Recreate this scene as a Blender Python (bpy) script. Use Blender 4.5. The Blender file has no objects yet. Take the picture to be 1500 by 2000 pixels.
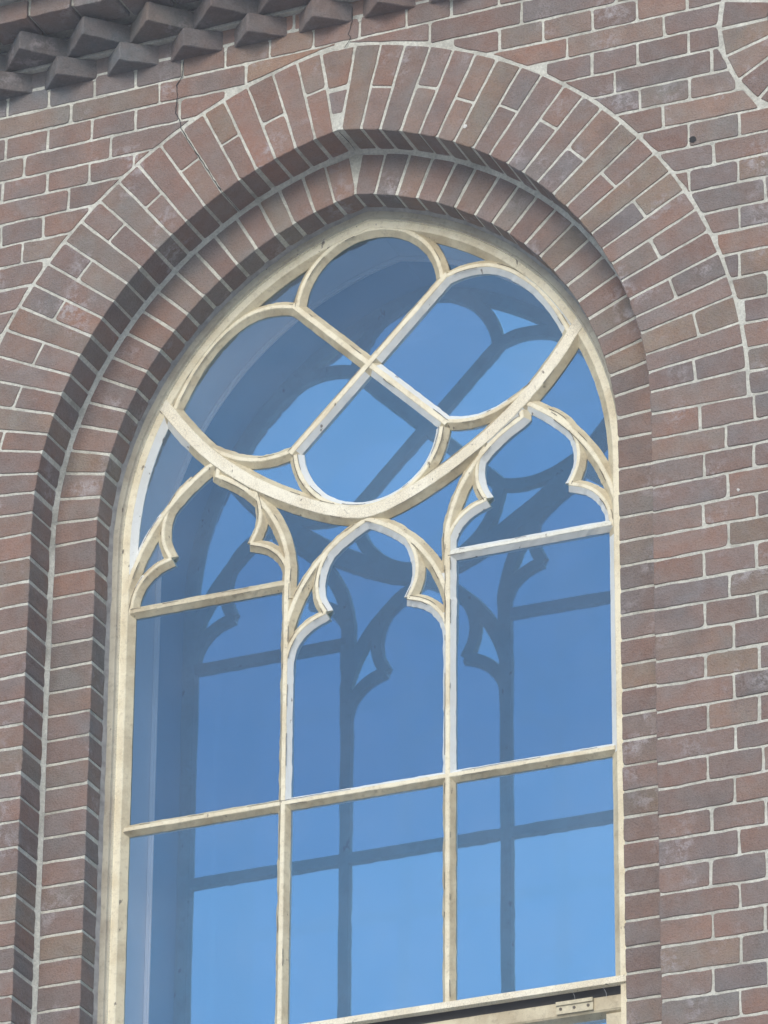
import bpy, math, random
from mathutils import Vector, Matrix, noise
from mathutils.geometry import tessellate_polygon
random.seed(7)
SC = bpy.context.scene
COL = SC.collection
rad = math.radians

# ------------------------------------------------------------------ camera
CAMP = (3.913908, -8.745773, -5.26975)
RX = Vector((0.91842071, 0.39554577, 0.00685098))
DN = Vector((-0.17288902, 0.41688835, -0.89236399))
FW = Vector((-0.3558269, 0.81838112, 0.45126441))
cam_d = bpy.data.cameras.new('camera'); cam = bpy.data.objects.new('camera', cam_d); COL.objects.link(cam)
m = Matrix((RX, -DN, -FW)).transposed().to_4x4(); m.translation = Vector(CAMP); cam.matrix_world = m
cam_d.sensor_fit = 'HORIZONTAL'; cam_d.sensor_width = 36; cam_d.lens = 10386.8 / 1500 * 36
cam_d.clip_start = 0.1; cam_d.clip_end = 2000
SC.camera = cam
SC.render.resolution_x = 768; SC.render.resolution_y = 1024

# ------------------------------------------------------------------ light
SUN_EL, SUN_AZ = 31.0, 2.0          # azimuth: degrees to the right of straight out from the wall
w = bpy.data.worlds.new('World'); SC.world = w; w.use_nodes = True
nt = w.node_tree; nt.nodes.clear()
sky = nt.nodes.new('ShaderNodeTexSky'); sky.sky_type = 'NISHITA'; sky.sun_disc = False
sky.sun_elevation = rad(SUN_EL); sky.sun_rotation = rad(180 - SUN_AZ)
sky.dust_density = 0.5; sky.ozone_density = 1.6
bg = nt.nodes.new('ShaderNodeBackground'); bg.inputs['Strength'].default_value = 0.125
ow = nt.nodes.new('ShaderNodeOutputWorld')
nt.links.new(sky.outputs[0], bg.inputs[0]); nt.links.new(bg.outputs[0], ow.inputs[0])
sd = bpy.data.lights.new('sun', 'SUN'); sd.energy = 1.5; sd.angle = rad(36); sd.color = (1.0, 0.90, 0.78)
so = bpy.data.objects.new('sun', sd); COL.objects.link(so)
dirv = Vector((math.sin(rad(SUN_AZ)) * math.cos(rad(SUN_EL)), -math.cos(rad(SUN_AZ)) * math.cos(rad(SUN_EL)), math.sin(rad(SUN_EL))))
so.rotation_euler = dirv.to_track_quat('Z', 'Y').to_euler(); so.location = (0, -5, 6)
SC.view_settings.view_transform = 'Standard'; SC.view_settings.look = 'None'
SC.view_settings.exposure = 0.83; SC.view_settings.gamma = 1.0

# ------------------------------------------------------------------ materials
def newmat(name):
    mt = bpy.data.materials.new(name); mt.use_nodes = True
    t = mt.node_tree; t.nodes.clear()
    o = t.nodes.new('ShaderNodeOutputMaterial'); b = t.nodes.new('ShaderNodeBsdfPrincipled')
    t.links.new(b.outputs[0], o.inputs[0])
    return mt, t, b, o
def N(t, ty, **k):
    n = t.nodes.new(ty)
    for a, v in k.items():
        if a in n.inputs: n.inputs[a].default_value = v
        else: setattr(n, a, v)
    return n
def L(t, a, b): t.links.new(a, b)
def tex(t, scale, detail=4, rough=.55, kind='ShaderNodeTexNoise', stretch=None):
    co = N(t, 'ShaderNodeNewGeometry')
    n = t.nodes.new(kind); n.inputs['Scale'].default_value = scale
    if kind == 'ShaderNodeTexNoise': n.inputs['Detail'].default_value = detail; n.inputs['Roughness'].default_value = rough
    if stretch:
        mp = t.nodes.new('ShaderNodeMapping'); mp.inputs['Scale'].default_value = stretch
        L(t, co.outputs['Position'], mp.inputs['Vector']); L(t, mp.outputs[0], n.inputs['Vector'])
    else: L(t, co.outputs['Position'], n.inputs['Vector'])
    return n
def ramp(t, src, stops):
    r = t.nodes.new('ShaderNodeValToRGB'); L(t, src, r.inputs[0])
    e = r.color_ramp.elements
    while len(e) < len(stops): e.new(0.5)
    for i, (p, c) in enumerate(stops):
        e[i].position = p; e[i].color = (c, c, c, 1) if not hasattr(c, '__len__') else (*c, 1)
    return r
def mix(t, fac, a, b, mode='MIX'):
    n = t.nodes.new('ShaderNodeMix'); n.data_type = 'RGBA'; n.blend_type = mode
    if hasattr(fac, 'default_value') or hasattr(fac, 'is_linked'): L(t, fac, n.inputs[0])
    else: n.inputs[0].default_value = fac
    for s, v in ((n.inputs[6], a), (n.inputs[7], b)):
        if isinstance(v, tuple): s.default_value = (*v, 1)
        else: L(t, v, s)
    return n.outputs[2]
def mul(t, a, b):
    n = t.nodes.new('ShaderNodeMath'); n.operation = 'MULTIPLY'
    for s, v in ((n.inputs[0], a), (n.inputs[1], b)):
        if isinstance(v, (int, float)): s.default_value = v
        else: L(t, v, s)
    return n.outputs[0]
def bump(t, b, h, strength, dist):
    n = t.nodes.new('ShaderNodeBump'); n.inputs['Strength'].default_value = strength; n.inputs['Distance'].default_value = dist
    L(t, h, n.inputs['Height']); L(t, n.outputs[0], b.inputs['Normal'])

def brick_material():
    mt, t, b, o = newmat('fired brick')
    at = N(t, 'ShaderNodeAttribute', attribute_name='brick_tone')
    n1 = tex(t, 26, 5, .6); n2 = tex(t, 240, 4, .7); n3 = tex(t, 9, 3); n4 = tex(t, 60, 4, .65); n5 = tex(t, 420, 2, .5)
    v1 = ramp(t, n1.outputs[0], [(.32, .88), (.68, 1.10)])
    c = mix(t, 1.0, at.outputs['Color'], v1.outputs[0], 'MULTIPLY')
    v2 = ramp(t, n2.outputs[0], [(.35, .86), (.65, 1.10)])
    c = mix(t, 1.0, c, v2.outputs[0], 'MULTIPLY')
    n6 = tex(t, 13, 3, .5)
    c = mix(t, 1.0, c, ramp(t, n6.outputs[0], [(.36, (1.10, .97, .90)), (.64, (.93, 1.02, 1.06))]).outputs[0], 'MULTIPLY')
    # grey-violet firing skin and warm core patches
    k = ramp(t, n4.outputs[0], [(.45, 0), (.66, .30)])
    c = mix(t, k.outputs[0], c, (.25, .21, .195))
    # lime bloom
    k2 = ramp(t, n3.outputs[0], [(.56, 0), (.70, 1)])
    k3 = ramp(t, n4.outputs[0], [(.44, 0), (.60, .62)])
    c = mix(t, mul(t, k2.outputs[0], k3.outputs[0]), c, (.46, .42, .42))
    n7 = tex(t, 5.5, 6, .68)
    c = mix(t, ramp(t, n7.outputs[0], [(.53, 0), (.72, .5)]).outputs[0], c, (.115, .10, .095))
    # dark specks
    k4 = ramp(t, n5.outputs[0], [(.63, 0), (.70, .6)])
    c = mix(t, k4.outputs[0], c, (.06, .05, .05))
    L(t, c, b.inputs['Base Color']); b.inputs['Roughness'].default_value = .88
    b.inputs['Specular IOR Level'].default_value = .25
    a = t.nodes.new('ShaderNodeMath'); a.operation = 'ADD'; L(t, n2.outputs[0], a.inputs[0]); L(t, mul(t, n4.outputs[0], 1.5), a.inputs[1])
    bump(t, b, a.outputs[0], .9, .0022)
    return mt
def mortar_material():
    mt, t, b, o = newmat('lime mortar')
    n1 = tex(t, 18, 4); n2 = tex(t, 160, 5, .7)
    r = ramp(t, n1.outputs[0], [(.3, (.38, .37, .31)), (.45, (.52, .51, .435)), (.7, (.66, .65, .56))])
    r2 = ramp(t, n2.outputs[0], [(.3, .72), (.6, 1.08)])
    c = mix(t, 1.0, r.outputs[0], r2.outputs[0], 'MULTIPLY')
    L(t, c, b.inputs['Base Color']); b.inputs['Roughness'].default_value = .95
    bump(t, b, n2.outputs[0], .8, .003)
    return mt
def paint_material(name, base, dirt, crack=.4, dirtamt=.5, grime=.5):
    mt, t, b, o = newmat(name)
    n1 = tex(t, 14, 5, .6); n2 = tex(t, 90, 5, .65); n3 = tex(t, 500, 3)
    c = mix(t, ramp(t, n1.outputs[0], [(.44, 0), (.64, dirtamt)]).outputs[0], base, dirt)
    k = ramp(t, n2.outputs[0], [(.53, 0), (.70, grime)])
    c = mix(t, k.outputs[0], c, tuple(x * .62 for x in dirt))
    vo = tex(t, 190, kind='ShaderNodeTexVoronoi'); vo.feature = 'DISTANCE_TO_EDGE'
    ck = ramp(t, vo.outputs['Distance'], [(.0, crack), (.06, 0)])
    zone = ramp(t, n1.outputs[0], [(.34, 0), (.48, 1)])
    c = mix(t, mul(t, ck.outputs[0], zone.outputs[0]), c, (.16, .13, .09))
    # chips down to old wood
    n4 = tex(t, 70, 3, .5, stretch=(1, 1, .45))
    chip = ramp(t, n4.outputs[0], [(.705, 0), (.72, .8)])
    c = mix(t, chip.outputs[0], c, (.11, .085, .06))
    L(t, c, b.inputs['Base Color']); b.inputs['Roughness'].default_value = .55
    a = t.nodes.new('ShaderNodeMath'); a.operation = 'SUBTRACT'; L(t, n2.outputs[0], a.inputs[0]); L(t, mul(t, chip.outputs[0], .8), a.inputs[1])
    bump(t, b, a.outputs[0], .5, .0016)
    return mt
M_BRICK = brick_material(); M_MORTAR = mortar_material()
M_CREAM = paint_material('old cream paint', (.80, .735, .535), (.60, .50, .31), .22, .65, .40)
M_CRACK = paint_material('crazed cream paint', (.83, .775, .60), (.64, .55, .37), .55, .5, .3)
M_SOILED_SHADE = paint_material('soiled shade-toned cream paint', (.62, .55, .375), (.40, .32, .19), .15, .7, .45)  # soiled paint and old putty, browned further to stand in for bevel shade
M_PALE = paint_material('chalky repainted cream', (.80, .80, .70), (.62, .60, .48), .3, .5, .3)
M_MOULD = paint_material('weathered outer mould', (.45, .42, .32), (.30, .25, .18), .2, .7, .5)
M_WHITE = paint_material('fresh pale putty', (.735, .75, .71), (.60, .59, .52), .0, .35, .15)
def plain(name, col, rough=.7, nscale=40, var=.15):
    mt, t, b, o = newmat(name)
    n = tex(t, nscale, 5, .6)
    r = ramp(t, n.outputs[0], [(.3, tuple(x * (1 - var) for x in col)), (.7, tuple(min(1, x * (1 + var)) for x in col))])
    L(t, r.outputs[0], b.inputs['Base Color']); b.inputs['Roughness'].default_value = rough
    bump(t, b, n.outputs[0], .3, .002)
    return mt
M_PLASTER = plain('pale lining paint', (.86, .82, .82), .7, 6, .06)
M_DARK = plain('dark interior', (.03, .03, .035), .9)
M_GAP_SHADE = plain('painted gap shade', (.055, .05, .045), .95)  # near-black colour standing in for shade in the gap under the rail
M_OLDWOOD = plain('bare grey wood', (.13, .11, .085), .9)
M_VOID = plain('crack shadow', (.02, .017, .015), .95)
M_IRON = plain('painted iron', (.55, .49, .33), .5, 120, .2)
M_SILL = plain('weathered sill stone', (.32, .31, .28), .9, 30, .2)
M_WEB = plain('old cobweb', (.55, .55, .55), .9)
M_GROUND = plain('pale paving', (.42, .41, .40), .95, 1.5, .25)

def glass_material(name, refl, dust, dustcol=(.55, .60, .68), tint=(.91, .93, .94)):
    mt = bpy.data.materials.new(name); mt.use_nodes = True
    t = mt.node_tree; t.nodes.clear(); o = t.nodes.new('ShaderNodeOutputMaterial')
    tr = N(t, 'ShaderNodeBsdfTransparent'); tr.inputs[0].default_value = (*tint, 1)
    gl = N(t, 'ShaderNodeBsdfGlossy', Roughness=.0); gl.inputs[0].default_value = (.45, .76, 1, 1)
    ge = N(t, 'ShaderNodeNewGeometry')
    dt = t.nodes.new('ShaderNodeVectorMath'); dt.operation = 'DOT_PRODUCT'; L(t, ge.outputs['Normal'], dt.inputs[0]); L(t, ge.outputs['Incoming'], dt.inputs[1])
    def mth(op, a, b=0.0):
        q = t.nodes.new('ShaderNodeMath'); q.operation = op
        for i_, v in enumerate((a, b)):
            if isinstance(v, (int, float)): q.inputs[i_].default_value = v
            else: L(t, v, q.inputs[i_])
        return q.outputs[0]
    # Schlick reflectance, the same from both sides of the thin pane
    f = mth('ADD', mth('MULTIPLY', mth('POWER', mth('SUBTRACT', 1.0, mth('ABSOLUTE', dt.outputs['Value'])), 5.0), .75), refl)
    m1 = t.nodes.new('ShaderNodeMixShader'); L(t, f, m1.inputs[0]); L(t, tr.outputs[0], m1.inputs[1]); L(t, gl.outputs[0], m1.inputs[2])
    df = N(t, 'ShaderNodeBsdfDiffuse'); df.inputs[0].default_value = (*dustcol, 1)
    n = tex(t, 5, 5, .6); r = ramp(t, n.outputs[0], [(.40, dust * .5), (.72, dust * 2.0)])
    m2 = t.nodes.new('ShaderNodeMixShader'); L(t, r.outputs[0], m2.inputs[0]); L(t, m1.outputs[0], m2.inputs[1]); L(t, df.outputs[0], m2.inputs[2])
    L(t, m2.outputs[0], o.inputs[0])
    return mt
M_GLASS = glass_material('old window glass', .150, .03)
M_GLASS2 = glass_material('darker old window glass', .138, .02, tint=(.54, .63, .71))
def inner_glass():
    mt = bpy.data.materials.new('inner glazing'); mt.use_nodes = True
    t = mt.node_tree; t.nodes.clear(); o = t.nodes.new('ShaderNodeOutputMaterial')
    df = N(t, 'ShaderNodeBsdfDiffuse'); df.inputs[0].default_value = (.03, .035, .045, 1)
    gl = N(t, 'ShaderNodeBsdfGlossy', Roughness=.04); gl.inputs[0].default_value = (.28, .69, 1, 1)
    m1 = t.nodes.new('ShaderNodeMixShader'); m1.inputs[0].default_value = .49
    L(t, df.outputs[0], m1.inputs[1]); L(t, gl.outputs[0], m1.inputs[2]); L(t, m1.outputs[0], o.inputs[0])
    n = tex(t, 6, 2, .4); bm = t.nodes.new('ShaderNodeBump'); bm.inputs['Strength'].default_value = 1; bm.inputs['Distance'].default_value = .0007
    L(t, n.outputs[0], bm.inputs['Height']); L(t, bm.outputs[0], gl.inputs['Normal'])
    return mt
M_INNER = inner_glass()

# ------------------------------------------------------------------ helpers
def empty(name, parent=None, loc=(0, 0, 0)):
    o = bpy.data.objects.new(name, None); COL.objects.link(o); o.location = loc
    if parent: o.parent = parent
    return o
def meshobj(name, V, F, mats, parent=None, fm=None, cols=None, smooth=False):
    me = bpy.data.meshes.new(name); me.from_pydata([tuple(v) for v in V], [], F)
    for mm in (mats if isinstance(mats, (list, tuple)) else [mats]): me.materials.append(mm)
    if fm: me.polygons.foreach_set('material_index', fm)
    if cols:
        ca = me.color_attributes.new('brick_tone', 'FLOAT_COLOR', 'POINT')
        ca.data.foreach_set('color', [x for c in cols for x in c])
    if smooth: me.polygons.foreach_set('use_smooth', [True] * len(me.polygons))
    me.validate(); me.update()
    o = bpy.data.objects.new(name, me); COL.objects.link(o)
    if parent: o.parent = parent
    return o
class MB:
    def __init__(s): s.V = []; s.F = []; s.M = []; s.C = []
    def add(s, V, F, mi=0, c=(1, 1, 1, 1)):
        b = len(s.V); s.V += V; s.C += [c] * len(V)
        for k, f in enumerate(F): s.F.append([b + i for i in f]); s.M.append(mi if isinstance(mi, int) else mi[k])
    def box(s, x0, x1, y0, y1, z0, z1, mi=0):
        V = [(x, y, z) for x in (x0, x1) for y in (y0, y1) for z in (z0, z1)]
        s.add(V, [[0, 1, 3, 2], [4, 6, 7, 5], [0, 4, 5, 1], [2, 3, 7, 6], [0, 2, 6, 4], [1, 5, 7, 3]], mi)
    def build(s, name, mats, parent=None, cols=False, smooth=False):
        return meshobj(name, s.V, s.F, mats, parent, s.M, s.C if cols else None, smooth)

# ------------------------------------------------------------------ measured geometry (metres; wall face y = 0)
CX, ZS = 0.128, -0.332                 # pointed-arch centres (+-CX, ZS)
R_EXT, R0, R1 = 1.02, 0.814, 0.709     # outer ring back, outer arris, inner arris
D1, D2 = 0.0914, 0.169                 # inner ring face, window face
DG = D2 + 0.012; DB = DG + 0.014       # glass plane, back of the bars
YM = 0.335                             # inner glazing
HB, BED0 = 0.0541, -0.612
MX = 0.1795                            # mullions
Z_MID, Z_UP, Z_BOT = -0.9677, -0.4751, -1.452
Z_SILL = -2.35
def apex_t(r): return math.acos(CX / r)
def arch_line(r, zbot, n=40):
    """U-shaped outline, from bottom left over the apex to bottom right"""
    ta = apex_t(r); L_ = [(-(r - CX), zbot)]
    nz = 40
    for i in range(1, nz): L_.append((-(r - CX), zbot + (ZS - zbot) * i / nz))
    for i in range(n + 1):
        a = ta * i / n; L_.append((CX - r * math.cos(a), ZS + r * math.sin(a)))
    R_ = [(-x, z) for x, z in L_[:-1]][::-1]
    return L_ + R_

# ------------------------------------------------------------------ brick maker
PAL = [((.255, .168, .142), 5), ((.235, .155, .138), 5), ((.215, .155, .140), 4), ((.270, .195, .158), 5),
       ((.225, .195, .168), 3), ((.185, .152, .142), 2), ((.300, .170, .125), 3), ((.255, .200, .148), 4), ((.20, .135, .125), 2), ((.225, .178, .175), 2)]
def tone(x=0, z=0, grey=0.0, warm=0.0):
    tot = sum(w_ for _, w_ in PAL); r = random.random() * tot
    for c, w_ in PAL:
        r -= w_
        if r <= 0: break
    k = random.uniform(.90, 1.09)
    c = [(v * .52 + q * .48) * k for v, q in zip(c, (.262, .180, .150))]; c[0] *= .985; c[1] *= 1.01; c[2] *= .965
    g = sum(c) / 3
    c = [v * (1 - grey) + g * .92 * grey for v in c]
    c = [c[0] * (1 + .12 * warm), c[1] * (1 - .02 * warm), c[2] * (1 - .10 * warm)]
    return (c[0], c[1], c[2], 1)
def warm_at(x, z):   # the bricks round the top left of the arch are a redder batch
    return 1.3 * math.exp(-((x + .15) ** 2 + (z - .62) ** 2) / .06) + .5 * math.exp(-((x + .75) ** 2 + (z + .3) ** 2) / .05)
def area(P): return .5 * sum(P[i][0] * P[(i + 1) % len(P)][1] - P[(i + 1) % len(P)][0] * P[i][1] for i in range(len(P)))
def clip(P, p0, n):
    """keep the side where (p-p0).n > 0"""
    out = []
    for i in range(len(P)):
        a, b = P[i], P[(i + 1) % len(P)]
        da = (a[0] - p0[0]) * n[0] + (a[1] - p0[1]) * n[1]; db = (b[0] - p0[0]) * n[0] + (b[1] - p0[1]) * n[1]
        if da >= 0: out.append(a)
        if da * db < 0:
            t_ = da / (da - db); out.append((a[0] + (b[0] - a[0]) * t_, a[1] + (b[1] - a[1]) * t_))
    return out
def shrink(P, ds):
    n = len(P); res = []
    Ls = []
    for i in range(n):
        a, b = P[i], P[(i + 1) % n]; dx, dz = b[0] - a[0], b[1] - a[1]; l = math.hypot(dx, dz)
        if l < 1e-6: continue
        nx, nz = -dz / l, dx / l; d = ds[i] if isinstance(ds, (list, tuple)) else ds
        Ls.append((a[0] + nx * d, a[1] + nz * d, dx / l, dz / l))
    n = len(Ls)
    for i in range(n):
        x1, z1, ax, az = Ls[i - 1]; x2, z2, bx, bz = Ls[i]
        den = ax * bz - az * bx
        if abs(den) < 1e-6: res.append((x2, z2)); continue
        t_ = ((x2 - x1) * bz - (z2 - z1) * bx) / den
        res.append((x1 + ax * t_, z1 + az * t_))
    return res
def rounded(P, rr, step=.010):
    out = []; n = len(P)
    for i in range(n):
        p = Vector(P[i]); a = Vector(P[i - 1]); b = Vector(P[(i + 1) % n])
        la, lb = (a - p).length, (b - p).length
        r = min(rr * random.choice((.3, .6, .9, 1.2, 2.2)), la * .35, lb * .35)
        s = p + (a - p).normalized() * r; e = p + (b - p).normalized() * r
        for q in (s, (s + e) * .25 + p * .5, e): out.append(q)
        nb = Vector(P[(i + 1) % n]); rem = (nb - e).length - rr
        k = int(rem / step)
        for j in range(1, k): out.append(e + (nb - e).normalized() * (rem * j / k))
    return out
def put_brick(mb, P, y0, depth, js, col, amp=.0014, tf=None, proud=0.0):
    """P: ccw polygon (x,z) out to the joint centres; js: half joint per edge; tf maps (x,y,z)"""
    if area(P) < 0: P = P[::-1]
    Q = shrink(P, js)
    if len(Q) < 3 or area(Q) < .00025: return
    c = (sum(q[0] for q in Q) / len(Q), sum(q[1] for q in Q) / len(Q))
    if area(Q) > abs(area(P)): return
    O = rounded(Q, .0035)
    sd_ = random.random() * 50
    B = []
    for q in O:
        v = noise.noise_vector(Vector((q.x * 24, q.y * 24, sd_))) * amp * 1.3 + noise.noise_vector(Vector((q.x * 80, q.y * 80, sd_))) * amp * .7 + noise.noise_vector(Vector((q.x * 210, q.y * 210, sd_))) * amp * .45
        B.append((q.x + v.x, q.y + v.y))
    n = len(B); tx, tz = random.uniform(-.006, .006), random.uniform(-.010, .010); off = random.uniform(-.0005, .0003) - proud
    def yy(x, z): return y0 + off + (x - c[0]) * tx + (z - c[1]) * tz
    def ins(p, d):
        v = Vector((c[0] - p[0], c[1] - p[1])); l = v.length
        return (p[0] + v.x * d / l, p[1] + v.y * d / l)
    V = []
    for p in B: V.append((p[0], y0 + depth, p[1]))
    for p in B: V.append((p[0], yy(*p) + .0011, p[1]))
    for p in B:
        q = ins(p, .0016); V.append((q[0], yy(*q) + .0003 * noise.noise(Vector((q[0] * 90, q[1] * 90, 3))), q[1]))
    F = []
    for i in range(n):
        j = (i + 1) % n
        F.append([i, j, n + j, n + i]); F.append([n + i, n + j, 2 * n + j, 2 * n + i])
    F.append([2 * n + i for i in range(n)])
    if tf: V = [tf(*v) for v in V]
    mb.add([tuple(v) for v in V], F, 0, col)

J = .0029
church = empty('church_building', loc=(0, 0, -6.87))
church['label'] = 'old church facade of purplish brown brick around a pointed arch traceried window'
church['category'] = 'church'
KEEP = []
def reg(o): KEEP.append(o); return o

# ---- wall bricks (English cross bond)
wall = MB()
OCX, OCZ, OCR, OCI = 1.113, .516, .264, .160
Z_COR = .7315; X_COR = .64
def wob(n, x): return .0014 * math.sin(n * 2.1 + x * 3.3) + .0010 * math.sin(n * 5.7 + x * 9.0)
def row(n):
    z0 = BED0 + HB * n; z1 = z0 + HB; zc = (z0 + z1) / 2
    if zc > 1.5 or zc < -2.75: return
    xs = []
    if n % 2 == 0: xs = [.7785 + .1045 * k for k in range(-22, 10)]
    else:
        ph = .8308 if n % 4 == 3 else .7263
        xs = [ph + .209 * k for k in range(-11, 5)]
    xs = [x + random.uniform(-.004, .004) for x in xs]
    segs = []
    if zc < ZS:
        for s in (-1, 1):
            if n % 2 == 0: e = [.686, .7915, .8985] + [.8985 + .1045 * k for k in range(1, 8)]
            else:
                e = [.686, .844]; nx = .844 + (.1045 if n % 4 == 1 else .209)
                while nx < 1.7: e.append(nx); nx += .209
            e = [e[0]] + [v + random.uniform(-.004, .004) for v in e[1:]]
            for a, b in zip(e[:-1], e[1:]):
                segs.append((a, b, a == .686) if s > 0 else (-b, -a, a == .686))
    else: segs = [(a, b, False) for a, b in zip(xs[:-1], xs[1:])]
    for a, b, jamb in segs:
        if a > 1.62 or b < -1.55: continue
        if b > .62 and False: continue
        za0, za1, zb0, zb1 = z0 + wob(n, a), z1 + wob(n + 1, a), z0 + wob(n, b), z1 + wob(n + 1, b)
        P = [(a, za0), (b, zb0), (b, zb1), (a, za1)]
        if zc < Z_SILL - .03 and False: continue
        js = None
        if zc > ZS:
            cx, cz = (a + b) / 2, zc
            ccx = CX if cx < 0 else -CX
            # nearest point to the ring; clip by local tangent
            hit = [p for p in P if math.hypot(p[0] - ccx, p[1] - ZS) < R_EXT]
            if len(hit) == 4 and all((p[0] < 0) == (cx < 0) or abs(p[0]) < .2 for p in P): continue
            if hit:
                out_ = [p for p in P if p not in hit]
                mx = sum(p[0] for p in P) / 4; mz = sum(p[1] for p in P) / 4
                d = Vector((mx - ccx, mz - ZS)).normalized()
                P = clip(P, (ccx + d.x * R_EXT, ZS + d.y * R_EXT), d)
        mx = (a + b) / 2
        dO = math.hypot(mx - OCX, zc - OCZ)
        if dO < OCR + .18:
            if all(math.hypot(p[0] - OCX, p[1] - OCZ) < OCR for p in P): continue
            d = Vector((mx - OCX, zc - OCZ)).normalized()
            if d.length > 0: P = clip(P, (OCX + d.x * OCR, OCZ + d.y * OCR), d)
        if mx < X_COR and zc > Z_COR + .9: continue
        if len(P) < 3 or abs(area(P)) < .0007: continue
        if len(P) == 4 and jamb:
            js = [J, J, J, J]
            if a > 0: js[3] = -.0005
            else: js[1] = -.0005
        else: js = J
        g = random.random() * .35
        warm = warm_at(mx, zc)
        if zc > .66 and mx < -.35: g = .7  # shadow of the cornice put into the brick tone as grey
        put_brick(wall, P, 0, .1 if jamb else .02, js, tone(mx, zc, g, warm))
nrow0 = int((-2.75 - BED0) / HB)
for n in range(nrow0, 30): row(n)
# bricks under the cornice line stay; above it the projecting courses cover them
reg(wall.build('brick_wall', M_BRICK, church, cols=True))

# ---- mortar behind them (with real openings)
def mortar_sheet(name, outer, holes, y):
    polys = [[Vector((x, z, 0)) for x, z in outer]] + [[Vector((x, z, 0)) for x, z in h] for h in holes]
    tri = tessellate_polygon(polys)
    P = [p for q in polys for p in q]
    V = [(p.x, y, p.y) for p in P]
    return V, [list(t_) for t_ in tri]
mo = MB(); YMO = .0017
U = arch_line(R0 + .0012, Z_SILL - .02, 48)
oc = [(OCX + OCI * math.cos(a), OCZ + OCI * math.sin(a)) for a in [i * math.tau / 40 for i in range(40)]]
V, F = mortar_sheet('m', [(-1.55, -2.7), (1.62, -2.7), (1.62, 1.5), (-1.55, 1.5)], [U, oc], YMO)
mo.add(V, F)
def sweep_strip(mb, line, y0, y1, mi=0, c=(1, 1, 1, 1), close=False):
    V = []; n = len(line)
    for x, z in line: V += [(x, y0, z), (x, y1, z)]
    F = [[2 * i, 2 * i + 1, 2 * i + 3, 2 * i + 2] for i in range(n - 1)]
    if close: F.append([2 * n - 2, 2 * n - 1, 1, 0])
    mb.add(V, F, mi, c)
sweep_strip(mo, U, YMO, D1 + .01)
U1 = arch_line(R1 + .0012, Z_SILL - .02, 48); U0 = arch_line(R0 + .012, Z_SILL - .02, 48)
V = []
for (a, b), (c_, d_) in zip(U1, U0): V += [(a, D1 + YMO, b), (c_, D1 + YMO, d_)]
mo.add(V, [[2 * i, 2 * i + 2, 2 * i + 3, 2 * i + 1] for i in range(len(U1) - 1)])
sweep_strip(mo, U1, D1 + YMO, .24)
sweep_strip(mo, oc, YMO, .14, close=True)
# pale fillet run in the inner corner between the two orders
fl = arch_line(R0 - .0015, Z_SILL - .02, 60)
V = []
for k, (x, z) in enumerate(fl):
    q = noise.noise(Vector((x * 14, z * 14, 5))) * .0022
    s = 1 if x > 0 else -1
    nx, nz = (Vector((x + (CX if x > 0 else -CX), z - ZS)).normalized() if z > ZS else Vector((s, 0)))
    wd = .008 + q
    V += [(x + nx * .003, D1 - .006 - abs(q), z + nz * .003), (x - nx * wd, D1 - .001, z - nz * wd), (x - nx * (wd + .002), D1 + .004, z - nz * (wd + .002))]
mo.add(V, [f for i in range(len(fl) - 1) for f in ([3 * i, 3 * i + 1, 3 * i + 4, 3 * i + 3], [3 * i + 1, 3 * i + 2, 3 * i + 5, 3 * i + 4])])
reg(mo.build('mortar', M_MORTAR, church))

# ---- voussoir rings
def sector(s, ra, rb, ta, tb):
    """s=-1 left arc, +1 right arc; angle from the springing"""
    def P(r, t_): return (s * (-CX + r * math.cos(t_)), ZS + r * math.sin(t_))
    q = [P(ra, ta), P(rb, ta), P(rb, tb), P(ra, tb)]
    return q if s > 0 else [q[1], q[0], q[3], q[2]]
ring = MB()
NV = 25
for s in (-1, 1):
    t0 = -.0105; t1 = apex_t(R0) - (.006 if s > 0 else .012)
    es = [t0 + (t1 - t0) * i / NV + (random.uniform(-.004, .004) if 0 < i < NV else 0) for i in range(NV + 1)]
    if s < 0: LEFT_JOINTS = es
    for i in range(NV):
        a, b = es[i], es[i + 1]
        tm = (a + b) / 2; mx = s * (-CX + .9 * math.cos(tm)); mz = ZS + .9 * math.sin(tm)
        wm = warm_at(mx, mz) if s < 0 else warm_at(mx, mz) * .4
        def put(ra, rb, inn, outj=J):
            P = sector(s, ra, rb, a, b)
            # edge order for s>0: [springing side, back, apex side, inner]
            js = [.0029, outj, .0029, -.0004 if inn else .003]
            if s < 0: js = [.0029, -.0004 if inn else .003, .0029, outj]
            put_brick(ring, P, 0, .1 if inn else .03, js, tone(mx, mz, random.random() * .3, wm), amp=.0008)
        if i % 2 == (0 if s > 0 else 1): put(R0, R_EXT - .002, True)
        else:
            rm = R0 + .206 * random.uniform(.44, .56)
            put(R0, rm, True, .003); put(rm, R_EXT - .002, False)
# wedge at the apex
def PP(s, r, t_): return (s * (-CX + r * math.cos(t_)), ZS + r * math.sin(t_))
tl, tr_ = apex_t(R0) - .012, apex_t(R0) - .006
A, B_ = PP(-1, R_EXT - .003, tl), PP(1, R_EXT - .003, tr_); A0, B0 = PP(-1, R0, tl), PP(1, R0, tr_)
def lerp(p, q, k): return (p[0] + (q[0] - p[0]) * k, p[1] + (q[1] - p[1]) * k)
put_brick(ring, [lerp(A0, A, .52), lerp(B0, B_, .52), B_, A], 0, .03, .0038, tone(0, .6, .2, 1.2))
put_brick(ring, [lerp(A0, A, .2), lerp(B0, B_, .2), lerp(B0, B_, .49), lerp(A0, A, .49)], .001, .03, .0030, tone(0, .6, .5, .3))
reg(ring.build('outer_arch_ring', M_BRICK, church, cols=True))

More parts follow.
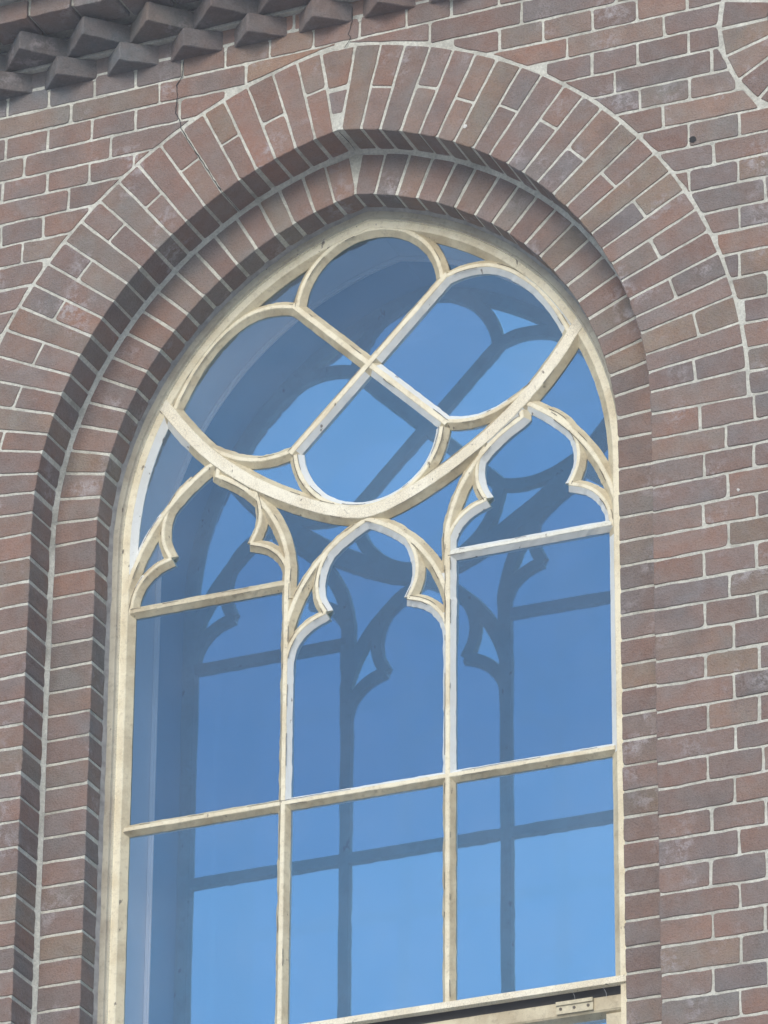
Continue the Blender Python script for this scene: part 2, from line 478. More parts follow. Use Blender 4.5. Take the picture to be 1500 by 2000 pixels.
ring2 = MB(); NV2 = 20
for s in (-1, 1):
    t0 = 0.0; t1 = apex_t(R1 + .02)
    es = [t0 + (t1 - t0) * i / NV2 + (random.uniform(-.004, .004) if 0 < i < NV2 else 0) for i in range(NV2 + 1)]
    for i in range(NV2):
        P = sector(s, R1, R0 - .006, es[i], es[i + 1])
        if i == NV2 - 1:
            P = [(x_, z_ - .0032) for x_, z_ in clip(P if area(P) > 0 else P[::-1], (0, 0), (s, 0))]
            js = .0028
        else:
            js = [.0034, .002, .0034, -.0004] if s > 0 else [.0034, -.0004, .0034, .002]
        tm = (es[i] + es[i + 1]) / 2; mx = s * (-CX + .76 * math.cos(tm)); mz = ZS + .76 * math.sin(tm)
        put_brick(ring2, P, D1, .15, js, tone(mx, mz, random.random() * .3, warm_at(mx, mz - .1) if s < 0 else 0), amp=.0007)
n = int((Z_SILL - BED0) / HB) - 1
while BED0 + HB * (n + 1) < ZS + .02:
    z0 = BED0 - .004 + HB * n; z1 = min(z0 + HB, ZS) if z0 + 1.6 * HB < ZS else ZS
    if z0 > ZS - .012: break
    for s in (-1, 1):
        a, b = (.581, R0 - .006 - CX)
        P = [(a, z0), (b, z0), (b, z1), (a, z1)] if s > 0 else [(-b, z0), (-a, z0), (-a, z1), (-b, z1)]
        js = [J, .002, J, -.0004] if s > 0 else [J, -.0004, J, .002]
        put_brick(ring2, P, D1, .15, js, tone(s * .6, z0, random.random() * .4), amp=.0008)
    if z1 == ZS: break
    n += 1
reg(ring2.build('inner_arch_ring', M_BRICK, church, cols=True))

# ---- round window in the corner, only its brick rim shows
ocu = MB(); K = 24
for i in range(K):
    a0, a1 = math.tau * (i + .02) / K, math.tau * (i + 1.02) / K
    P = [(OCX + OCI * math.cos(a0), OCZ + OCI * math.sin(a0)), (OCX + OCR * math.cos(a0), OCZ + OCR * math.sin(a0)),
         (OCX + OCR * math.cos(a1), OCZ + OCR * math.sin(a1)), (OCX + OCI * math.cos(a1), OCZ + OCI * math.sin(a1))]
    put_brick(ocu, P, 0, .1, [.0036, .005, .0036, -.0004], tone(1, .5, .15, .2), amp=.0008)
rim = reg(ocu.build('round_window_rim', M_BRICK, church, cols=True))
g = MB(); g.add([(OCX + (OCI + .02) * math.cos(i * math.tau / 32), .12, OCZ + (OCI + .02) * math.sin(i * math.tau / 32)) for i in range(32)], [list(range(32))])
reg(g.build('round_window_opening', M_DARK, church))

# ---- cornice of mouse-tooth bricks
cor = MB(); cmo = MB(); tee = MB()
ZT = Z_COR
def tooth(xc, z0, a, b, p, yb, col, h=.0475):
    """corner at (xc,-p); faces run back to yb"""
    h = h + random.uniform(-.001, .001)
    p += random.uniform(-.003, .003)
    xl, xr = xc - a, xc + b
    P = [(xl, yb), (xc - .002, -p + .002), (xc + .002, -p + .001), (xr, yb)]
    V = [(x, y, z0) for x, y in P] + [(x, y, z0 + h) for x, y in P]
    ch = .0018
    cxm = sum(q[0] for q in P) / 4; cym = sum(q[1] for q in P) / 4
    # chamfered top and bottom edges
    def ring_(z, k): return [(x + (cxm - x) * k, y + (yb - y) * k * 1.2 if y != yb else y, z) for x, y in P]
    jt = [(random.uniform(-.0018, .0018), random.uniform(-.0015, .0015)) for _ in range(4)]
    P = [(q[0] + j_[0], q[1] + j_[1]) for q, j_ in zip(P, jt)]
    rs = [ring_(z0, .035), ring_(z0 + ch, 0), ring_(z0 + h - ch, 0), ring_(z0 + h, .035)]
    V = [v for r_ in rs for v in r_]
    F = []
    for k in range(3):
        for i in range(3): F.append([4 * k + i, 4 * k + i + 1, 4 * k + i + 5, 4 * k + i + 4])
    F.append([0, 3, 2, 1]); F.append([12, 13, 14, 15])
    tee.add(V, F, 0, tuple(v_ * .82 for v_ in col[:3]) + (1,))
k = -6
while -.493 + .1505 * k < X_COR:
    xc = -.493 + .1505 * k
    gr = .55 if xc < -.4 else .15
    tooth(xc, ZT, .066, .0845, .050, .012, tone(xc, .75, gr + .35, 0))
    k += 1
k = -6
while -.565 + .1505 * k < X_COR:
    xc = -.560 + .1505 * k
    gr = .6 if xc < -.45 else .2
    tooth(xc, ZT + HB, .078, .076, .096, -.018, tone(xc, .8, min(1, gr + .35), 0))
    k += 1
cmo.box(-1.55, X_COR, .0005, .05, ZT - .004, ZT + 2 * HB)
cmo.box(-1.55, X_COR, -.014, .0, ZT + HB - .0055, ZT + 2 * HB - .006)
cmo.box(-1.55, X_COR, -.112, .0, ZT + 2 * HB + .014, ZT + 3 * HB + .35)
cmo.box(-1.55, X_COR, -.172, -.1, ZT + 3 * HB + .002, ZT + .60)
for lv, (yb, z0) in enumerate([(-.120, ZT + 2 * HB), (-.180, ZT + 3 * HB), (-.180, ZT + 4 * HB), (-.182, ZT + 5 * HB), (-.182, ZT + 6 * HB), (-.182, ZT + 7 * HB), (-.182, ZT + 8 * HB), (-.182, ZT + 9 * HB)]):
    x = -1.55 + (.05 if lv % 2 else 0) + .033
    while x < X_COR - .05:
        l = .1045 if lv < 2 else .209
        put_brick(cor, [(x, z0), (x + l, z0), (x + l, z0 + HB), (x, z0 + HB)], yb, .08, .004, tone(x, .9, .5, 0))
        x += l
reg(cor.build('cornice', M_BRICK, church, cols=True))
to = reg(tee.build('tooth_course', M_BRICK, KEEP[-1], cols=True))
import bmesh
bm_ = bmesh.new(); bm_.from_mesh(to.data)
bmesh.ops.subdivide_edges(bm_, edges=[e for e in bm_.edges if e.calc_length() > .02], cuts=5, use_grid_fill=True)
for v in bm_.verts:
    n_ = noise.noise_vector(v.co * 42) * .0016 + noise.noise_vector(v.co * 130) * .0009
    v.co += n_
bm_.to_mesh(to.data); bm_.free()
# mortar beds of the cornice are pieces of it
c_obj = KEEP[-2]
reg(cmo.build('cornice_mortar', M_MORTAR, c_obj))

# ---- settlement crack running down from the cornice
def ribbon(mb, pts, wd, y, mi=0):
    P = []
    for i in range(len(pts) - 1):
        for k in range(6): P.append(tuple(pts[i][j] + (pts[i + 1][j] - pts[i][j]) * k / 6 for j in range(3)))
    P.append(pts[-1]); V = []
    for i, p in enumerate(P):
        q = P[min(i + 1, len(P) - 1)]; o_ = P[max(i - 1, 0)]
        dx, dz = q[0] - o_[0], q[2] - o_[2]; l = math.hypot(dx, dz) or 1
        ww = wd * (.55 + .9 * abs(noise.noise(Vector((p[0] * 60, p[2] * 60, 1)))))
        if i in (0, len(P) - 1): ww *= .2
        jx = noise.noise(Vector((p[2] * 90, 2, p[0] * 50))) * .0025
        V += [(p[0] - dz / l * ww + jx, p[1], p[2] + dx / l * ww), (p[0] + dz / l * ww + jx, p[1], p[2] - dx / l * ww)]
    mb.add(V, [[2 * i, 2 * i + 1, 2 * i + 3, 2 * i + 2] for i in range(len(P) - 1)], mi)

# ------------------------------------------------------------------ the window
win = empty('arched_window', church)
win['label'] = 'cream painted timber tracery window with quatrefoil top and three cusped lights'
FRESH = []     # world-plane polygons (x,z) whose putty has been renewed
def arc_pts(cx, cz, r, a0, a1, n=None):
    n = n or max(3, int(abs(a1 - a0) * r / .008))
    return [(cx + r * math.cos(rad_), cz + r * math.sin(rad_)) for rad_ in [a0 + (a1 - a0) * i / n for i in range(n + 1)]]
def in_poly(p, P):
    c = False; x, z = p
    for i in range(len(P)):
        x1, z1 = P[i]; x2, z2 = P[i - 1]
        if (z1 > z) != (z2 > z) and x < (x2 - x1) * (z - z1) / (z2 - z1) + x1: c = not c
    return c
def dens(line, step=.012):
    out = []
    for a, b in zip(line[:-1], line[1:]):
        k = max(1, int(math.hypot(b[0] - a[0], b[1] - a[1]) / step))
        for j in range(k): out.append((a[0] + (b[0] - a[0]) * j / k, a[1] + (b[1] - a[1]) * j / k))
    out.append(line[-1]); return out
bar_no = [0]
def bar(name, line, wf, wb, mat=M_CREAM, y0=None, label=None, taper=False):
    bar_no[0] += 1
    y0 = (D2 if y0 is None else y0) + .00012 * (bar_no[0] % 7) + (.0006 if name == 'foil_arc' else 0)
    line = dens(line); n = len(line)
    mb = MB(); wr = wb * .80
    V = []; mats = [mat, M_WHITE, M_SOILED_SHADE, M_OLDWOOD]
    prof = [(-wb, DG + .004), (-wb, DG - .0006), (-wf, y0 + .0012), (-wf + .0012, y0), (wf - .0012, y0), (wf, y0 + .0012), (wb, DG - .0006), (wb, DG + .004), (wr, DB), (-wr, DB)]
    k = len(prof)
    T = []
    for i, p in enumerate(line):
        a = line[max(i - 1, 0)]; b = line[min(i + 1, n - 1)]
        dx, dz = b[0] - a[0], b[1] - a[1]; l = math.hypot(dx, dz); nx, nz = -dz / l, dx / l; T.append((nx, nz))
        s_ = bar_no[0] * 7.3
        tp = max(0.0, (i / (n - 1) - .62) / .38) if taper else 0.0
        for j, (o_, y) in enumerate(prof):
            if taper and j in (0, 1, 6, 7): o_ = o_ * (1 - tp) + math.copysign(.0136, o_) * tp
            am = .0014 if j in (1, 6) else (.0007 if 1 < j < 6 else .0003)
            e = am * noise.noise(Vector((p[0] * 110, p[1] * 110, s_ + j))) + am * .8 * noise.noise(Vector((p[0] * 35, p[1] * 35, s_ + j * 2)))
            V.append((p[0] + nx * (o_ + e), y + e * .6, p[1] + nz * (o_ + e)))
    F = []; mi = []
    for i in range(n - 1):
        mx = (line[i][0] + line[i + 1][0]) / 2; mz = (line[i][1] + line[i + 1][1]) / 2; nx, nz = T[i]
        for j in range(k):
            F.append([i * k + j, i * k + (j + 1) % k, (i + 1) * k + (j + 1) % k, (i + 1) * k + j])
            m_ = 0
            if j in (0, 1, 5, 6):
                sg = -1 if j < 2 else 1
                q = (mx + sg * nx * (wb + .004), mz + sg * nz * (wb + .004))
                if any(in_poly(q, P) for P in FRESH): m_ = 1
                elif mat is not M_PALE: m_ = 2  # old putty, with shade under the bars painted into its brown
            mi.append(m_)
    gap = MB(); s_ = bar_no[0] * 3.7
    for i in range(n - 1):
        for sg in (-1, 1):
            if noise.noise(Vector((line[i][0] * 16, line[i][1] * 16, s_ + sg))) > .22:
                a, b = line[i], line[i + 1]
                o_ = sg * (wf + .0008 + .0012 * noise.noise(Vector((a[0] * 50, a[1] * 50, s_))))
                o2 = sg * (wf + .0008 + .0012 * noise.noise(Vector((b[0] * 50, b[1] * 50, s_))))
                h = .0005 + .0005 * abs(noise.noise(Vector((a[0] * 90, a[1] * 90, 4))))
                na, nb = T[i], T[i + 1]
                q = [(a[0] + na[0] * (o_ - h), a[1] + na[1] * (o_ - h)), (a[0] + na[0] * (o_ + h), a[1] + na[1] * (o_ + h)), (b[0] + nb[0] * (o2 + h), b[1] + nb[1] * (o2 + h)), (b[0] + nb[0] * (o2 - h), b[1] + nb[1] * (o2 - h))]
                bb = len(V); V += [(p_[0], y0 - .0005, p_[1]) for p_ in q]
                F.append([bb, bb + 1, bb + 2, bb + 3]); mi.append(3)
    F.append(list(range(k))); mi.append(0); F.append([(n - 1) * k + j for j in range(k)][::-1]); mi.append(0)
    mb.add(V, F, mi)
    o = mb.build(name, mats, win)
    if label: o['label'] = label
    reg(o); return o

# --- pane outlines (glass sight lines)
G = .011
def mirror(P): return [(-x, z) for x, z in P][::-1]
def light_head(xc, dz, zb):
    """cusped head of one light: sight line, ccw-ish closed polygon"""
    R = [(x_, z_ - .005) for x_, z_ in [(0, -.371), (.030, -.386), (.060, -.408), (.083, -.438), (.096, -.470), (.099, -.497), (.093, -.525), (.080, -.549), (.108, -.567), (.136, -.589), (.156, -.615), (.165, -.650)]]
    Rt = [(xc + x, z + dz) for x, z in R] + [(xc + .165, zb)]
    Lt = [(xc - x, z + dz) for x, z in R][::-1]; Lt = [(xc - .165, zb)] + Lt[:-1]
    return Lt + Rt
XS = .354
P_C = light_head(0, 0, Z_MID)
P_L = light_head(-XS, .19, Z_UP); P_R = light_head(XS, .19, Z_UP)
def lobe(cx, cz, r, corner, far):
    return None
TOPL = [(0, .02)] + [(-.160, .180)] + arc_pts(0, .160, .153, rad(172), rad(8), 22) + [(.160, .180)]
BOTL = [(0, -.02)] + [(.160, -.180)] + arc_pts(0, -.163, .153, rad(-8), rad(-172), 22) + [(-.160, -.180)]
RGT = [(.02, 0), (.180, -.157), (.211, -.163), (.255, -.163), (.293, -.147), (.330, -.116), (.366, -.076), (.400, -.038), (.440, .0), (.400, .050), (.372, .082), (.335, .122), (.300, .150), (.262, .166), (.222, .168), (.180, .157)]
LFT = mirror(RGT)
SPL = [(-.545, -.52), (-.54, -.30), (-.512, -.12), (-.455, -.02), (-.40, -.10), (-.36, -.16), (-.42, -.215), (-.47, -.265), (-.51, -.33)]
FRESH += [P_C, P_R, BOTL, RGT, [(MX, Z_MID), (.53, Z_MID), (.53, Z_UP), (MX, Z_UP)], [(-.549, -.425), (-.545, -.30)] + SPL[2:5] + [(-.47, -.2), (-.498, -.33), (-.522, -.40)],
          [(-MX, Z_MID), (MX, Z_MID), (MX, -.62), (-MX, -.62)]]

# --- frame
fr = MB()
def frame_profile(rows, zb, mats_idx):
    lines = [arch_line(r, zb, 70) for r, y in rows]
    V = []; n = len(lines[0])
    for i in range(n):
        for (r, y), ln in zip(rows, lines):
            x, z = ln[i]
            e = .0006 * noise.noise(Vector((x * 60, z * 60, r * 90)))
            V.append((x + e, y + e, z + e))
    k = len(rows); F = []; M_ = []
    for i in range(n - 1):
        for j in range(k - 1):
            F.append([i * k + j, i * k + j + 1, (i + 1) * k + j + 1, (i + 1) * k + j])
            m_ = mats_idx[j]
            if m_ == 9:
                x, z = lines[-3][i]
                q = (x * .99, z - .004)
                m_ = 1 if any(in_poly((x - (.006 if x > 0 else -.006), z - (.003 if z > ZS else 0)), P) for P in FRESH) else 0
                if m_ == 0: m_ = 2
            M_.append(m_)
    fr.add(V, F, M_)
# from the brick inwards: outer mould, groove, flat, bevel, back
rows = [(.712, .20), (.712, .1615), (.7075, .158), (.6905, .159), (.688, .163), (.6855, .163), (.684, D2 - .001), (.6695, D2 - .001), (.668, D2), (.6545, DG - .0008), (.6545, DG + .004), (.660, DB), (.712, DB)]
frame_profile(rows, Z_BOT - .0, [4, 4, 4, 4, 4, 3, 0, 0, 9, 9, 0, 0])
frm = reg(fr.build('frame', [M_CREAM, M_WHITE, M_SOILED_SHADE, M_CRACK, M_MOULD], win))
# caulk line against the brick
ck = MB()
fl = arch_line(R1 - .0005, Z_BOT, 90); V = []
for x, z in fl:
    s = 1 if x > 0 else -1
    d = Vector((x + (CX if x > 0 else -CX), z - ZS)).normalized() if z > ZS else Vector((s, 0))
    q = .0018 * noise.noise(Vector((x * 30, z * 30, 9)))
    V += [(x + d.x * .002, .148 + q, z + d.y * .002), (x - d.x * (.006 + q), .1585, z - d.y * (.006 + q))]
ck.add(V, [[2 * i, 2 * i + 1, 2 * i + 3, 2 * i + 2] for i in range(len(fl) - 1)])
reg(ck.build('pointing', plain('grey caulk', (.30, .29, .27), .9, 50, .3), win))

# --- bars
bar('mullion', [(-MX, -.405), (-MX, Z_BOT)], .0052, .0140)
bar('mullion', [(MX, -.405), (MX, Z_BOT)], .0052, .0140)
bar('glazing_bar', [(-.535, Z_MID), (.535, Z_MID)], .0048, .0135)
bar('glazing_bar', [(-.535, Z_UP), (-MX, Z_UP)], .0045, .0135, M_SOILED_SHADE)
bar('glazing_bar', [(MX, Z_UP), (.535, Z_UP)], .0045, .0135, M_PALE)
# big lower arcs of the quatrefoil: an inverted pointed arch
def big_arc(s):
    P = [(0, -.3500), (.038, -.3415), (.083, -.3265), (.129, -.3060), (.174, -.2820), (.219, -.2555), (.265, -.2250), (.300, -.1970), (.333, -.1690), (.363, -.1400), (.393, -.1070), (.424, -.0690), (.452, -.0300), (.480, .0080)]
    P = [(s * x, z) for x, z in P]
    return P
def smooth(P, it=2):
    for _ in range(it):
        Q = [P[0]]
        for a, b in zip(P[:-1], P[1:]): Q += [lerp(a, b, .25), lerp(a, b, .75)]
        Q.append(P[-1]); P = Q
    return P
bigc = smooth(big_arc(-1)[::-1][:-1] + [(0, -.3485)] + big_arc(1)[1:])
bar('tracery_arc', bigc, .0130, .0250, M_CRACK, y0=D2 - .003, label='thick crazed arc cradling the quatrefoil')
# cross
c45 = .176
bar('cross_bar', [(-c45, c45), (c45, -c45)], .0060, .0165)
bar('cross_bar', [(-c45, -c45), (c45, c45)], .0060, .0165)
# lobes
bar('lobe_arc', arc_pts(0, .156, .165, rad(175), rad(5)), .0046, .0155)
bar('lobe_arc', arc_pts(0, -.167, .165, rad(185), rad(355)), .0046, .0155)
for s in (-1, 1):
    bar('lobe_arc', smooth([(s * .176, .172), (s * .200, .179), (s * .232, .182), (s * .266, .179), (s * .300, .166), (s * .337, .141), (s * .372, .108), (s * .405, .064), (s * .432, .016), (s * .449, -.022)]), .0046, .0155)
    bar('lobe_arc', smooth([(s * .176, -.170), (s * .200, -.176), (s * .232, -.178), (s * .262, -.175), (s * .300, -.163), (s * .337, -.143), (s * .37, -.122), (s * .405, -.092), (s * .430, -.062)]), .0046, .0155)
# sub arches and cusps of the three lights
def foils(xc, dz):
    for s in (-1, 1):
        up = smooth([(.045, -.3815), (.074, -.402), (.096, -.432), (.1085, -.465), (.1125, -.495), (.1085, -.525), (.0915, -.5575)], 1)
        bar('foil_arc', smooth([(xc + s * x, z + dz) for x, z in up], 1), .0040, .0145)
        lo = [(.0905, -.5575)] + arc_pts(.078, -.660, .101, rad(76), rad(2)) + ([(.1795, -.70)] if abs(xc + s * .18) < .3 else [(.186, -.668), (.190, -.676)])
        bar('foil_arc', smooth([(xc + s * x, z + dz) for x, z in lo], 1), .0040, .0145, taper=True)
foils(0, 0); foils(-XS, .19); foils(XS, .19)
for s in (-1, 1):
    # centre light: arc from apex down to the mullion
    bar('sub_arch', [(s * x, z) for x, z in arc_pts(-.117, -.643, .304, rad(68), rad(12)) + [(.1795, -.62), (.1795, -.67)]], .0050, .0165, taper=True)
    # side lights, outer branch and inner branch
    bar('sub_arch', [(s * x, z) for x, z in arc_pts(.13, -.53, .428, rad(62), rad(4))], .0050, .0165)
    bar('sub_arch', [(s * x, z) for x, z in [(.338, -.158)] + arc_pts(.4745, -.465, .300, rad(116), rad(176)) + [(.1795, -.50), (.1795, -.54)]], .0050, .0165, taper=True)

# --- bottom rail, hinge and the hopper sash under it
ra = MB(); ZR = Z_BOT
def prism_x(mb, prof, x0, x1, mi=0, seg=40):
    k = len(prof); V = []
    for i in range(seg + 1):
        x = x0 + (x1 - x0) * i / seg
        for j, (y, z) in enumerate(prof):
            e = .0007 * noise.noise(Vector((x * 40, j * 3.1, z * 10)))
            V.append((x, y + e, z + e))
    F = [[i * k + j, i * k + (j + 1) % k, (i + 1) * k + (j + 1) % k, (i + 1) * k + j] for i in range(seg) for j in range(k)]
    F.append(list(range(k))[::-1]); F.append([seg * k + j for j in range(k)])
    mb.add(V, F, mi)
prism_x(ra, [(DG, ZR + .008), (D2 - .004, ZR + .001), (D2 - .006, ZR - .013), (D2 + .002, ZR - .016), (D2 + .006, ZR - .0155), (D2 + .010, ZR - .004), (D2 + .02, ZR - .003), (D2 + .02, ZR + .007)], -.562, .562)
reg(ra.build('bottom_rail', [M_CRACK], win))['label'] = 'heavily crazed bottom rail of the fixed tracery'
# side posts below
for s in (-1, 1):
    po = MB()
    prism = [(s * .583, .1615), (s * .560, .160), (s * .553, D2), (s * .541, D2), (s * .541, DB), (s * .583, DB)]
    V = [(x, y, z) for z in (ZR - .001, Z_SILL) for x, y in prism]
    po.add(V, [[j, (j + 1) % 6, 6 + (j + 1) % 6, 6 + j] for j in range(6)], 0)
    reg(po.build('side_post', [M_CREAM], win))
YH = D2 + .014
hs = MB()
z1, z2 = ZR - .030, ZR - .060
prism_x(hs, [(YH, z1), (YH, z2 + .004), (YH + .002, z2), (YH + .020, z2 - .010), (YH + .034, z2 - .010), (YH + .034, z1 - .002), (YH + .006, z1 - .002)], -.540, .540)
gp = MB(); gp.box(-.545, .545, D2 + .0205, DB + .03, ZR - .044, ZR + .006)  # dark strip that paints the shade under the bottom rail
reg(gp.build('gap_shade_strip', [M_GAP_SHADE], win))
for s in (-1, 1): hs.box(*(sorted((s * .541, s * .505))), YH + .001, YH + .033, -2.28, z2 - .006)
for s in (-1, 1): hs.box(s * MX - .012, s * MX + .012, YH + .003, YH + .031, -2.28, z2 - .008)
hs.box(-.54, .54, YH + .002, YH + .032, Z_SILL + .01, -2.27)
reg(hs.build('hopper_sash', [M_SOILED_SHADE], win))
hg = MB()
zh = ZR - .0315
hg.box(.404, .480, YH - .0045, YH + .0005, zh - .023, zh - .003)
hg.box(.404, .480, YH - .0075, YH - .0010, zh - .006, zh + .0015)
for x in (.413, .441, .470):
    V = [(x + .003 * math.cos(a * math.tau / 10), YH - .0058, zh - .013 + .003 * math.sin(a * math.tau / 10)) for a in range(10)]
    V += [(v[0], YH - .0045, v[2]) for v in V]
    hg.add(V, [list(range(10))] + [[i, (i + 1) % 10, 10 + (i + 1) % 10, 10 + i] for i in range(10)], 1)
reg(hg.build('hinge', [M_IRON, M_OLDWOOD], win))
for x, l in ((.442, .020), (.506, .018)):
    web = MB(); pts = [(x, D2 - .003, ZR - .014), (x + .003, D2 + .002, ZR - .014 - l * .5), (x + .001, YH - .002, ZR - .016 - l * 1.1)]
    ribbon(web, pts, .0004, 0)
    reg(web.build('cobweb', M_WEB, win))

# --- panes
def pane(P, grow=.006, y=DG + .0012, mat=None):
    if area(P) < 0: P = P[::-1]
    cx = sum(p[0] for p in P) / len(P); cz = sum(p[1] for p in P) / len(P)
    tx, tz = random.uniform(-.0022, .0022), random.uniform(-.0022, .0022)
    Q = []
    for i, p in enumerate(P):
        a = P[i - 1]; b = P[(i + 1) % len(P)]; d = Vector((b[0] - a[0], b[1] - a[1]))
        d = d.normalized() if d.length else Vector((1, 0))
        Q.append((p[0] + d.y * grow, p[1] - d.x * grow))
    V = [(x, y + (x - cx) * tx + (z - cz) * tz, z) for x, z in Q]
    tri = tessellate_polygon([[Vector((x, z, 0)) for x, z in Q]])
    o = meshobj('glass_pane', V, [list(t_) for t_ in tri], mat or M_GLASS, win)
    reg(o); return o
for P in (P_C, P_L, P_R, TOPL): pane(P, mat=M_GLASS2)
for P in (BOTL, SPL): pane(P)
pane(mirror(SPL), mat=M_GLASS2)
for P in (LFT, RGT): pane(P, .014, DG + .0018)
SPC = [(-.03, -.37), (-.09, -.42), (-.14, -.49), (-.168, -.56), (-.172, -.50), (-.19, -.38), (-.225, -.30), (-.235, -.27), (-.15, -.315), (-.06, -.345)]
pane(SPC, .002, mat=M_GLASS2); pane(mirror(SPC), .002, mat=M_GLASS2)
SPT = [(-.185, .190), (-.235, .195), (-.275, .192), (-.215, .235), (-.14, .28), (-.165, .24)]
pane(SPT, .003); pane(mirror(SPT), .003)
SPB = [(-.185, -.190), (-.175, -.225), (-.155, -.262), (-.20, -.255), (-.26, -.215), (-.28, -.195), (-.235, -.192)]
pane(SPB, .003); pane(mirror(SPB), .003)
for xc, dz in ((0, 0), (-XS, .19), (XS, .19)):
    for s in (-1, 1):
        T3 = [(.125, -.470), (.105, -.530), (.098, -.552), (.128, -.563), (.160, -.590), (.150, -.530)]
        pane([(xc + s * x, z + dz) for x, z in T3], .004, DG + .0016)
for a, b in ((-.53, -MX - .010), (MX + .010, .53)):
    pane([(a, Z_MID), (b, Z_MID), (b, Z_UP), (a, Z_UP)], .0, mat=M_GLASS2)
for a, b in ((-.53, -MX - .010), (-MX + .010, MX - .010), (MX + .010, .53)):
    pane([(a, Z_BOT), (b, Z_BOT), (b, Z_MID), (a, Z_MID)], .0)
    pane([(a, -2.29), (b, -2.29), (b, z2 - .004), (a, z2 - .004)], .0, YH + .018)

# --- lining behind and the inner glazing that mirrors the sky
ln = MB(); RL = .686
lin = arch_line(RL, Z_SILL, 60)
sweep_strip(ln, lin, DB + .002, YM + .03)
out_ = arch_line(RL + .10, Z_SILL, 60); V = []
for (a, b), (c_, d_) in zip(lin, out_): V += [(a, DB + .002, b), (c_, DB + .002, d_)]
ln.add(V, [[2 * i, 2 * i + 2, 2 * i + 3, 2 * i + 1] for i in range(len(lin) - 1)])
reg(ln.build('inner_lining', M_PLASTER, win))
bd = MB()
for ra_, rb_, yy_ in ((RL - .001, RL - .008, YM - .006), (RL - .008, RL - .0115, YM - .003)):
    l0 = arch_line(ra_, Z_SILL, 60); l1 = arch_line(rb_, Z_SILL, 60); V = []
    for (a, b), (c_, d_) in zip(l0, l1): V += [(a, yy_, b), (c_, yy_, d_), (c_, YM + .001, d_)]
    bd.add(V, [f for i in range(len(l0) - 1) for f in ([3 * i, 3 * i + 1, 3 * i + 4, 3 * i + 3], [3 * i + 1, 3 * i + 2, 3 * i + 5, 3 * i + 4])])
reg(bd.build('inner_bead', M_PLASTER, win))
al = arch_line(RL, Z_SILL, 50)
tri = tessellate_polygon([[Vector((x, z, 0)) for x, z in al]])
reg(meshobj('inner_glazing', [(x, YM, z) for x, z in al], [list(t_) for t_ in tri], M_INNER, win))
bx = MB(); bx.box(-.8, .8, YM + .04, 1.2, Z_SILL - .1, .6)
reg(bx.build('dark_interior', M_DARK, church))
sl = MB()
prism_x(sl, [(-.05, Z_SILL - .09), (-.05, Z_SILL - .05), (.17, Z_SILL + .012), (.30, Z_SILL + .012), (.30, Z_SILL - .09)], -.684, .684)
reg(sl.build('window_sill', M_SILL, church))

# ------------------------------------------------------------------ rest of the building
def far_wall():
    mt, t, b, o = newmat('distant brickwork')
    co = N(t, 'ShaderNodeNewGeometry'); mp = t.nodes.new('ShaderNodeMapping'); mp.inputs['Rotation'].default_value = (rad(90), 0, 0)
    mp.inputs['Location'].default_value = (0, 0, 0)
    L(t, co.outputs['Position'], mp.inputs['Vector'])
    bt = t.nodes.new('ShaderNodeTexBrick'); L(t, mp.outputs[0], bt.inputs['Vector'])
    for k_, v in (('Scale', 1), ('Brick Width', .209), ('Row Height', HB), ('Mortar Size', .005)): bt.inputs[k_].default_value = v
    bt.inputs['Color1'].default_value = (.23, .15, .14, 1); bt.inputs['Color2'].default_value = (.26, .18, .16, 1); bt.inputs['Mortar'].default_value = (.48, .47, .44, 1)
    L(t, bt.outputs[0], b.inputs['Base Color']); b.inputs['Roughness'].default_value = .9
    return mt
M_FAR = far_wall()
fw = MB()
fw.box(-6, -1.55, 0, .4, -6.87, 4); fw.box(1.62, 6, 0, .4, -6.87, 4)
fw.box(-1.55, 1.62, 0, .4, -6.87, -2.70); fw.box(-1.55, 1.62, 0, .4, 1.5, 4)
reg(fw.build('outer_walling', M_FAR, church))

# cracks
cr = MB()
Y_ = -.0016
def pl(pts, y=Y_): return [(x, y, z) for x, z in pts]
_j = min(range(1, NV), key=lambda q: abs(LEFT_JOINTS[q] - 1.075)); _a = LEFT_JOINTS[_j]
def jp(r): return (CX - r * math.cos(_a), ZS + r * math.sin(_a))
CRACK_A = [(-.363, .729), (-.366, .690), (-.379, .668), (-.376, .640), (-.380, .600), (-.368, .575), jp(1.02), jp(.98), jp(.93), jp(.88), jp(.83), jp(R0 + .001)]
ribbon(cr, pl(CRACK_A), .0013, 0)
_q = jp(R0 - .0008); ribbon(cr, [(_q[0], .001, _q[1]), (_q[0] + .001, .05, _q[1] - .0002), (_q[0], .088, _q[1])], .0010, 0)
reg(cr.build('crack', M_VOID, church)); cr = MB()
ribbon(cr, [(-.001, .002, .4695), (.002, .05, .4692), (.001, .09, .469)], .0014, 0)
reg(cr.build('crack', M_VOID, church)); cr = MB()
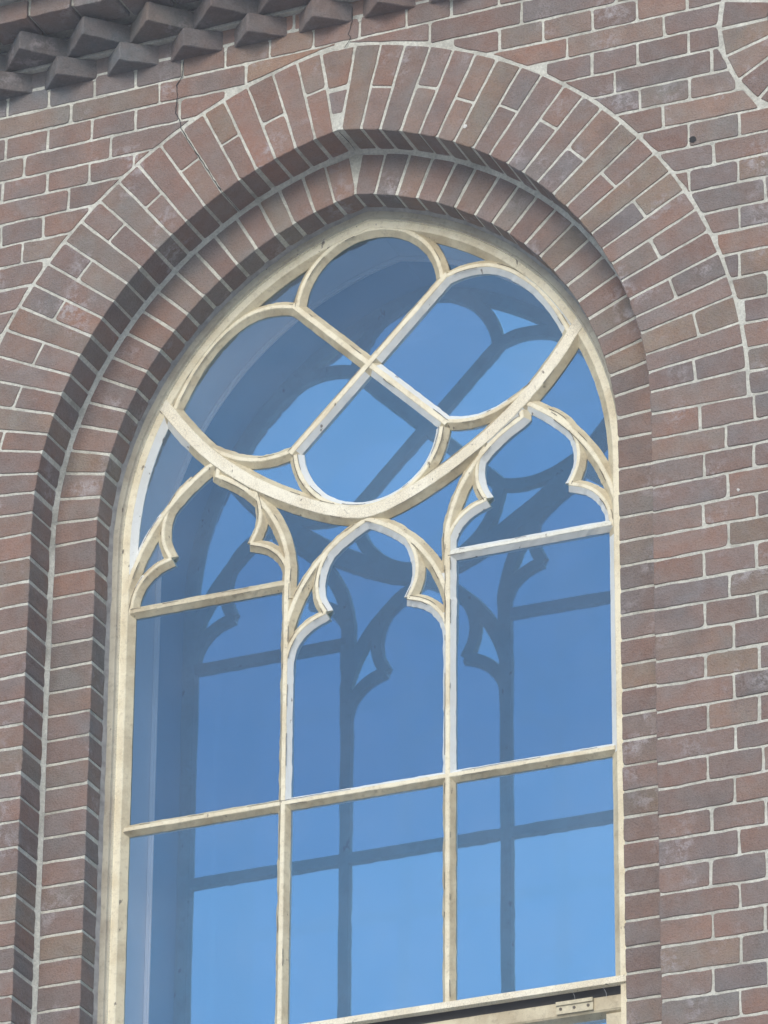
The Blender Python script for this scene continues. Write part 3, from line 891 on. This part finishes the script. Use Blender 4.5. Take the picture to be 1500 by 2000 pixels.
ribbon(cr, pl([(.028, .769), (.030, .730), (.021, .700), (.028, .690), (.012, .668)]), .0010, 0)
reg(cr.build('crack', M_VOID, church)); cr = MB()
V = [(.787 + .0075 * math.cos(a * math.tau / 12) * (1 + .2 * math.sin(3 * a)), Y_ - .0006, .2665 + .0075 * math.sin(a * math.tau / 12)) for a in range(12)]
cr.add(V, [list(range(12))])
reg(cr.build('missing_mortar', M_VOID, church))

M_LIME = plain('lime spot', (.60, .58, .53), .9)
for x, z, r_ in ((.288, .413, .0048), (.865, -.545, .0032)):
    sp = MB(); V = [(x, -.0022, z)] + [(x + r_ * math.cos(a * math.tau / 9) * random.uniform(.6, 1.3), -.0008, z + r_ * math.sin(a * math.tau / 9) * random.uniform(.6, 1.3)) for a in range(9)]
    sp.add(V, [[0, 1 + i, 1 + (i + 1) % 9] for i in range(9)])
    reg(sp.build('lime_spot', M_LIME, church))

# ------------------------------------------------------------------ ground
gr = bpy.data.meshes.new('ground'); S = 400
gr.from_pydata([(-S, -S, -6.87), (S, -S, -6.87), (S, S, -6.87), (-S, S, -6.87)], [], [[0, 1, 2, 3]])
gr.materials.append(M_GROUND); go = bpy.data.objects.new('ground', gr); COL.objects.link(go); go['kind'] = 'structure'

# parts are built in world coordinates; keep them there under the church's base
hz = MB(); hz.box(-410, 410, -410, 410, -7.9, 4.3)
ho = hz.build('haze', [], None); ho['kind'] = 'stuff'
hm = bpy.data.materials.new('thin haze'); hm.use_nodes = True; t = hm.node_tree; t.nodes.clear()
o_ = t.nodes.new('ShaderNodeOutputMaterial'); pv = t.nodes.new('ShaderNodeVolumePrincipled')
pv.inputs['Color'].default_value = (.97, .98, 1, 1); pv.inputs['Density'].default_value = .009
L(t, pv.outputs[0], o_.inputs['Volume']); ho.data.materials.append(hm)

bpy.context.view_layer.update()
for o in KEEP:
    o.matrix_parent_inverse = Matrix.Identity(4)
win.location = (0, 0, 0)
for o in KEEP:
    if o.parent is church: o.location = (0, 0, 6.87)
win.location = (0, 0, 6.87)
